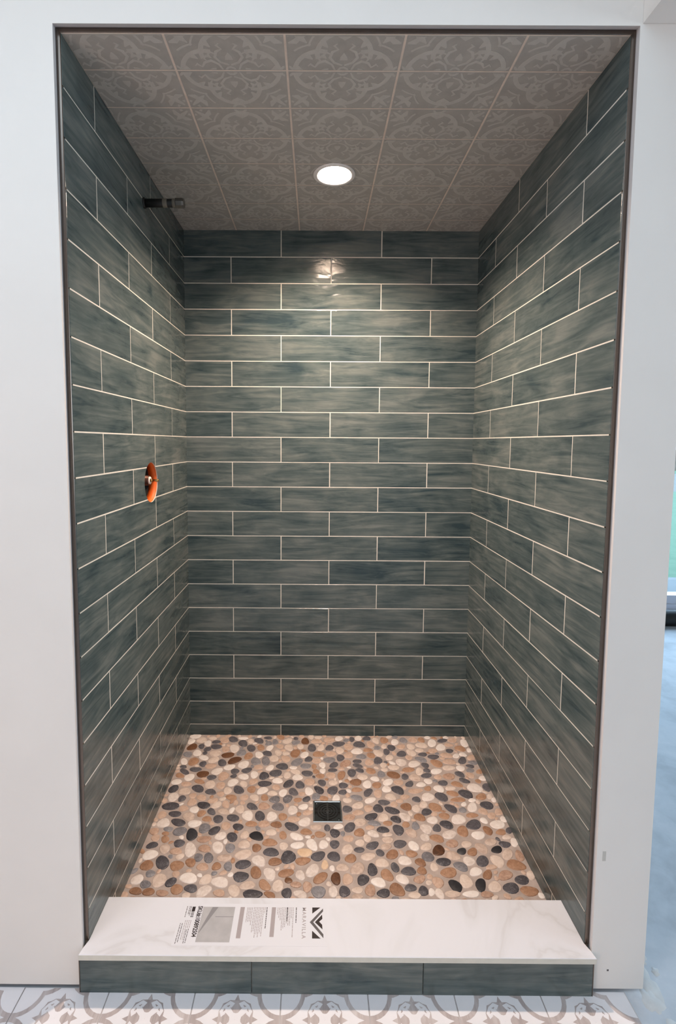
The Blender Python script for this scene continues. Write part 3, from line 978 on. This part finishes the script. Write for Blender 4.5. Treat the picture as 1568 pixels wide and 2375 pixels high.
# ------------------------------------------------------------------ threshold and kerb
mb = MB(); mb.box(-0.6095, 0.6078, -0.0250, 0.100, -0.02, ZS - 0.0148)
curb = tag(mb.obj('shower_curb', 'grout'), kind='structure')
for a, b in ((-0.6095, -0.2031), (-0.2011, 0.2036), (0.2056, 0.6060)):
    t = link('tile', tile_mesh(b - a, ZS - 0.0150, 0.008), curb)
    t.matrix_world = basis((1, 0, 0), (0, 0, 1), ((a + b) / 2, -0.0325, (ZS - 0.0150) / 2))
mb = MB()
for x0, x1 in ((-0.6118, -0.6098), (0.6062, 0.6082)):
    mb.box(x0, x1, -0.0325, 0.0, 0.0, ZS - 0.0152)
mb.obj('edge_strip', 'trim', curb)

th = empty('threshold_slab', (0, 0, ZS))
tag(th, 'white marble threshold slab lying across the shower curb, printed label on top', 'threshold')
mb = MB()
yb, yf = 0.1145, -0.0372
# plan outline with ears that run in front of the wall face
out = [(-XW, yb), (-XW, 0.0), (-0.6065, YF), (-0.6095, yf), (0.6105, yf), (0.6075, YF), (XW, 0.0), (XW, yb)]
e = 0.0012
ins = [(x * (1 - e / 0.6), y + (e if y < 0 else (-e if y > .1 else 0))) for x, y in out]
mb.face([(x, y, 0) for x, y in ins][::-1])
for i in range(len(out)):
    k = (i + 1) % len(out)
    mb.face([(*ins[i], 0), (*ins[k], 0), (*out[k], -e), (*out[i], -e)])
    mb.face([(*out[i], -e), (*out[k], -e), (*out[k], -.0143), (*out[i], -.0143)], 1)
mb.face([(x, y, -.0143) for x, y in out], 1)
mb.obj('slab', ['marble', 'slab_edge'], th)

# printed label on the slab
LB = empty('printed_label', (0, 0, 0), th)
mb = MB(); mb.box(-.398, -.022, -.014, .096, 0.0001, 0.0003)
mb.obj('label_film', 'paper', LB)
Z1 = 0.0004


def flat(name, polys, mat, z=Z1, parent=LB):
    q = MB()
    for p in polys:
        q.face([(x, y, z) for x, y in p])
        # a hair of thickness so the print is solid
    o = q.obj(name, mat, parent)
    return o


def rect(x0, x1, y0, y1):
    return [(x0, y0), (x1, y0), (x1, y1), (x0, y1)]


def text(name, body, size, x, y, mat, width=None, parent=LB, spacing=1.0, bold=0.0):
    """lettering that reads towards the room (turned a quarter clockwise)"""
    cu = bpy.data.curves.new(name, 'FONT')
    cu.body = body
    cu.size = size
    cu.space_character = spacing
    cu.offset = bold
    cu.align_x, cu.align_y = 'LEFT', 'BOTTOM_BASELINE'
    t = bpy.data.objects.new(name, cu)
    COL.objects.link(t)
    bpy.context.view_layer.update()
    me = bpy.data.meshes.new_from_object(t.evaluated_get(bpy.context.evaluated_depsgraph_get()))
    bpy.data.objects.remove(t)
    me.materials.clear()
    me.materials.append(M[mat])
    o = link(name, me, parent)
    L = max(v.co.x for v in me.vertices) - min(v.co.x for v in me.vertices)
    sx = (width / L) if width else 1
    o.matrix_basis = Matrix.Translation((x, y, Z1)) @ Matrix.Rotation(-math.pi / 2, 4, 'Z') @ Matrix.Diagonal((sx, 1, 1, 1))
    return o


# emblem: a square of black corner triangles, a grey chevron and a black arrowhead
ex0, ex1, ey0, ey1 = -.0655, -.0315, .0055, .0870
ew, eh = ex1 - ex0, ey1 - ey0
E_ = lambda pts: [(ex0 + u * ew, ey0 + v * eh) for u, v in pts]
flat('emblem_corner', [E_([(0.18, 1), (0.18, .79), (.80, 1)]), E_([(0.18, 0), (.80, 0), (0.18, .24)])], 'ink')
flat('emblem_chevron', [E_([(0, .51), (1, .97), (1, .87), (.26, .51)]), E_([(0, .51), (.26, .51), (1, .13), (1, .01)])], 'ink_grey')
flat('emblem_arrow', [E_([(.38, .51), (.92, .76), (.94, .62), (.70, .53)]), E_([(.38, .51), (.70, .53), (.92, .43), (.94, .28)])], 'ink')
text('lettering', 'MARAVILLA', .0135, -.0845, .0870, 'ink_pale', .0815, spacing=1.25, bold=.0002)
text('lettering', 'SKU#:100892504', .0155, -.3545, .0885, 'ink', .0815, bold=.0005)
# photo block with the perspective drawing in it
flat('picture', [rect(-.342, -.2595, -.0055, .0868)], 'photo')
flat('picture_line', [[(-.340, .018), (-.338, .018), (-.303, .086), (-.318, .086)], rect(-.306, -.2605, .0590, .0604), rect(-.306, -.2605, .0604, .0606)], 'photo_dark', Z1 + .0001)
# paragraphs of fine print (illegible in the photograph): thin broken strokes
rp_ = random.Random(5)


def para(cols, mat, w=.0016):
    polys = []
    for x, y0, y1 in cols:
        y = y1
        while y > y0 + .001:
            l = min(rp_.uniform(.003, .009), y - y0)
            polys.append(rect(x - w / 2, x + w / 2, y - l, y))
            y -= l + .0011
    return flat('fine_print', polys, mat)


para([(-.1235 - i * .0040, .0870 - l, .0868) for i, l in enumerate((.038, .0,)) if l], 'ink', .0019)
para([(-.1005, .045, .0868)], 'ink', .0018)
para([(-.1085, .008, .0868), (-.1125, .055, .0868), (-.1165, .038, .0868), (-.1205, .038, .0868), (-.1245, .042, .0868), (-.1285, .034, .0868), (-.1325, .030, .0868), (-.1365, .025, .0868), (-.1405, .050, .086), (-.1445, .058, .086), (-.1485, .066, .086)], 'ink_pale')
para([(-.1765, .028, .0868)], 'ink', .0018)
para([(-.1815, .070, .0868), (-.1855, .010, .0868), (-.1895, .018, .0868), (-.1935, .006, .0868), (-.1975, .015, .0868), (-.2015, .006, .0868), (-.2055, .022, .0868), (-.2095, .020, .0868), (-.2145, .038, .086), (-.2185, .047, .086), (-.2225, .047, .086), (-.2265, .046, .086)], 'ink_pale')
flat('print_block', [rect(-.1640, -.1535, .0085, .0868), rect(-.2455, -.2345, .0045, .0868)], 'ink_pale')
flat('barcode', [rect(-.3625 - .0075, -.3625, .0585 + k * .0022, .0585 + k * .0022 + (.0009 if k % 3 else .0016)) for k in range(7)] + [rect(-.370, -.3620, .074, .0868)], 'ink')
para([(-.3735, .062, .088), (-.3770, .066, .088), (-.3835, .058, .088)], 'ink_grey')
para([(-.3655, .030, .050), (-.3700, .028, .050), (-.3745, .000, .050), (-.3790, .000, .050)], 'ink_pale')
para([(-.3665, -.008, .028), (-.3710, -.010, .026), (-.3850, -.006, .042), (-.3900, -.011, .042)], 'ink_grey')

# ------------------------------------------------------------------ room floor
mb = MB()
mb.face([(XL0, YR, -.006), (XR1, YR, -.006), (XR1, YB, -.006), (XL0, YB, -.006)])
mb.face([(XL0, YR, -.1), (XL0, YB, -.1), (XR1, YB, -.1), (XR1, YR, -.1)])
floor_ = tag(mb.obj('floor', 'concrete', weld=False), kind='structure')

FP = 0.205
FX0, FY0 = -0.7462, 0.017          # a quatrefoil centre
mb = MB(); mb.box(FX0 - 3 * FP, 0.6905, FY0 - 6 * FP, -0.0205 + 0.0, -.0058, -.0010)
tf = tag(mb.obj('tiled_floor', 'f_grout'), kind='structure')
mbm = MB()
zi = iter([i * 5e-6 for i in range(64)] )
for r, z, mi in ((.0745, .00030, 0), (.0570, .00045, 1), (.0470, .00060, 0)):
    for qx in (-.5, .5):
        for qy in (-.5, .5):
            for dx, dy in ((.047, 0), (-.047, 0), (0, .047), (0, -.047)):
                disc(mbm, qx * FP + dx, qy * FP + dy, r, z + next(zi) * .4, mi)
# white links between quatrefoils with a grey spike
for s in (1, -1):
    mbm.face([(x, y, .00010 + s * .00001) for x, y in ((-.05, s * .0395), (.05, s * .0395), (.05, s * .11), (-.05, s * .11))][::s], 0)
    mbm.face([(y, x, .00014 + s * .00001) for x, y in ((-.05, s * .0395), (.05, s * .0395), (.05, s * .11), (-.05, s * .11))][::-s], 0)
    mbm.face([(x, y, .00018) for x, y in ((-.006, s * .0390), (.006, s * .0390), (0, s * .052))][::s], 1)
    mbm.face([(y, x, .00018) for x, y in ((-.006, s * .0390), (.006, s * .0390), (0, s * .052))][::-s], 1)
    # fleur curls
    for t in (1, -1):
        ribbon(mbm, [(t * .006, s * -.002), (t * .010, s * .012), (t * .017, s * .022), (t * .0135, s * .030)], [.012, .010, .008, .002], .00020)
        ribbon(mbm, [(s * -.002, t * .006), (s * .012, t * .010), (s * .022, t * .017), (s * .030, t * .0135)], [.012, .010, .008, .002], .00022)
        ribbon(mbm, [(t * .017, s * .022), (t * .028, s * .026), (t * .034, s * .016), (t * .028, s * .008)], [.004, .007, .008, .012], .00024)
        ribbon(mbm, [(s * .022, t * .017), (s * .026, t * .028), (s * .016, t * .034), (s * .008, t * .028)], [.004, .007, .008, .012], .00026)
fm_full = bpy.data.meshes.new('floor_motif_full')
fm_full.from_pydata(mbm.v, [], mbm.f)
for p_, mi in zip(fm_full.polygons, mbm.mi):
    p_.material_index = mi
# keep every printed face looking up
bm = bmesh.new(); bm.from_mesh(fm_full)
for f in bm.faces:
    f.normal_update()
    if f.normal.z < 0:
        f.normal_flip()
bm.to_mesh(fm_full); bm.free()
fcache = {}
for i in range(-3, 8):
    for j in range(0, 6):
        x0, x1 = FX0 + i * FP + .0008, FX0 + (i + 1) * FP - .0008
        y0, y1 = FY0 - (j + 1) * FP + .0008, FY0 - j * FP - .0008
        if i >= 7:
            continue
        if j == 0:
            y1 = min(y1, -0.0215) if abs((x0 + x1) / 2) > .72 else min(y1, -0.0225)
        cx, cy = FX0 + (i + .5) * FP, FY0 - (j + .5) * FP
        t = link('floor_tile', tile_mesh(x1 - x0, y1 - y0, 0.004, 'f_grey', 0.0006), tf)
        tx, ty = (x0 + x1) / 2, (y0 + y1) / 2
        t.matrix_world = Matrix.Translation((tx, ty, 0))
        key = (j == 0, abs(cx) > .72)
        if key not in fcache:
            fcache[key] = clip_mesh(fm_full, x0 - cx + .0007, x1 - cx - .0007, y0 - cy + .0007, y1 - cy - .0007, 'printed_motif', None, ('f_white', 'f_grey'))
        mo = link('printed_motif', fcache[key], t)
        mo.matrix_basis = Matrix.Translation((cx - tx, cy - ty, 0))

# mortar smears on the concrete beside the stub
mb = MB()
r4 = random.Random(3)
for (x, y, a, b2) in ((.748, -.035, .020, .034), (.765, .005, .022, .040), (.785, .065, .012, .020), (.760, -.095, .026, .020), (.805, -.060, .014, .012), (.80, .03, .010, .010), (.745, -.135, .018, .020)):
    n, ph = 18, r4.uniform(0, 6)
    prof_ = []
    for k in range(n):
        t = 2 * math.pi * k / n
        q = 1 + .22 * math.sin(2 * t + ph) + .18 * math.sin(5 * t + ph * 2) + r4.uniform(-.10, .10)
        prof_.append((x + a * q * math.cos(t), y + b2 * q * math.sin(t)))
    rr = [[(x + (px_ - x) * f, y + (py_ - y) * f, -.0062 + hh) for px_, py_ in prof_] for f, hh in ((1, 0), (.85, .0014), (.55, .0022), (.25, .0034))]
    for A_, B_ in zip(rr, rr[1:]):
        for k in range(n):
            k2 = (k + 1) % n
            mb.face([A_[k], A_[k2], B_[k2], B_[k]], 0, True)
    mb.face(rr[-1], 0, True)
tag(mb.obj('mortar_smears', 'mortar'), 'white mortar lumps smeared on the concrete beside the wall stub', 'mortar', kind='stuff')

# ------------------------------------------------------------------ rest of the room
mb = MB(); mb.box(XL0, XR1, YR, YB, ZT, ZT + .1)
tag(mb.obj('room_ceiling', 'wall'), kind='structure')
mb = MB(); mb.box(0.6125, XR1, YR, YF - 0.0005, HC + 0.0078, ZT)
tag(mb.obj('soffit_beam', 'wall'), kind='structure')
mb = MB(); mb.box(XL0 - .1, XL0, YR, YB, -.006, ZT)
tag(mb.obj('wall_outer_left', 'wall'), kind='structure')
mb = MB(); mb.box(XR1, XR1 + .1, YR, YB, -.006, ZT)
tag(mb.obj('wall_outer_right', 'wall'), kind='structure')
mb = MB(); mb.box(XL0, XR1, YR - .1, YR, -.006, ZT)
tag(mb.obj('wall_rear', 'wall'), kind='structure')
# far wall with the glazed door
DX0, DX1, DZ = 1.3, 3.9, 2.10
mb = MB()
mb.box(XL0, DX0, YB, YB + .12, -.006, ZT)
mb.box(DX1, XR1, YB, YB + .12, -.006, ZT)
mb.box(DX0, DX1, YB, YB + .12, DZ, ZT)
tag(mb.obj('wall_far', 'wall'), kind='structure')
door = tag(empty('door_1', (0, YB, 0)), kind='structure')
mb = MB(); mb.box(DX0, DX1, -.01, .12, -.006, .035)
mb.obj('door_sill', 'vinyl', door)
for x0, x1 in ((DX0, DX0 + .06), (2.48, 2.56), (DX1 - .06, DX1)):
    mb = MB(); mb.box(x0, x1, .0, .10, .035, DZ - .06)
    mb.obj('door_stile', 'vinyl', door)
for z0, z1 in ((.035, .105), (DZ - .06, DZ)):
    mb = MB(); mb.box(DX0, DX1, .0, .10, z0, z1)
    mb.obj('door_rail', 'vinyl', door)
for x0, x1 in ((DX0 + .06, 2.48), (2.56, DX1 - .06)):
    mb = MB(); mb.box(x0, x1, .045, .055, .105, DZ - .06)
    mb.obj('pane', 'glass', door)
# black drain pipe lying on the far concrete
pp = empty('drain_pipe', (0, 2.43, 0.049))
tag(pp, 'black plastic pipe lying on the concrete floor before the glass door', 'pipe')
mb = MB(); mb.lathe([(.044, 1.9), (.055, 1.9), (.055, 4.2), (.044, 4.2), (.044, 1.9)], 24, axis='x')
mb.obj('pipe', 'black_pipe', pp)
mb = MB(); mb.lathe([(.0555, 1.95), (.0555, 2.0), (.0545, 2.0)], 24, axis='x')
mb.obj('pipe_coupling', 'black_pipe', pp)

# outdoors beyond the door
mb = MB(); mb.box(-4, 14, YB + .12, 3.75, -.10, -.004)
tag(mb.obj('patio_ground', 'patio'), kind='structure')
mb = MB(); mb.box(-12, 30, 3.75, 13.0, -.12, -.02)
tag(mb.obj('lawn_ground', 'lawn'), kind='structure')
mb = MB(); mb.box(-20, 50, 13.0, 22.0, -.14, -.03)
tag(mb.obj('road_ground', 'road'), kind='structure')
mb = MB(); mb.box(-30, 80, 22.0, 60.0, -.14, -.02)
tag(mb.obj('field_ground', 'lawn'), kind='structure')


def tree(x, y, h, seed, label):
    t = tag(empty('leafy_tree', (x, y, -.02)), label, 'tree')
    mb = MB(); mb.lathe([(.16, 0), (.11, h * .3), (.07, h * .6)], 10)
    mb.obj('trunk', 'bark', t)
    mb = MB()
    r = random.Random(seed)
    for k in range(420):
        u = Vector((r.gauss(0, 1), r.gauss(0, 1), r.gauss(0, 1))).normalized()
        c = Vector((0, 0, h * .62)) + Vector((u.x * h * .30, u.y * h * .30, u.z * h * .36)) * r.uniform(.5, 1)
        a, b = Vector((r.gauss(0, 1), r.gauss(0, 1), r.gauss(0, 1))).normalized(), u
        n1 = a.cross(b).normalized() * r.uniform(.15, .3)
        n2 = n1.cross(u) * r.uniform(.7, 1.2)
        mb.face([c - n1, c + n2, c + n1, c - n2])
    f = mb.obj('foliage', 'leaf', t, weld=False)
    f['kind'] = 'stuff'


tree(18.5, 24.5, 5.2, 1, 'bright green leafy tree outside beyond the road, seen past the wall stub')
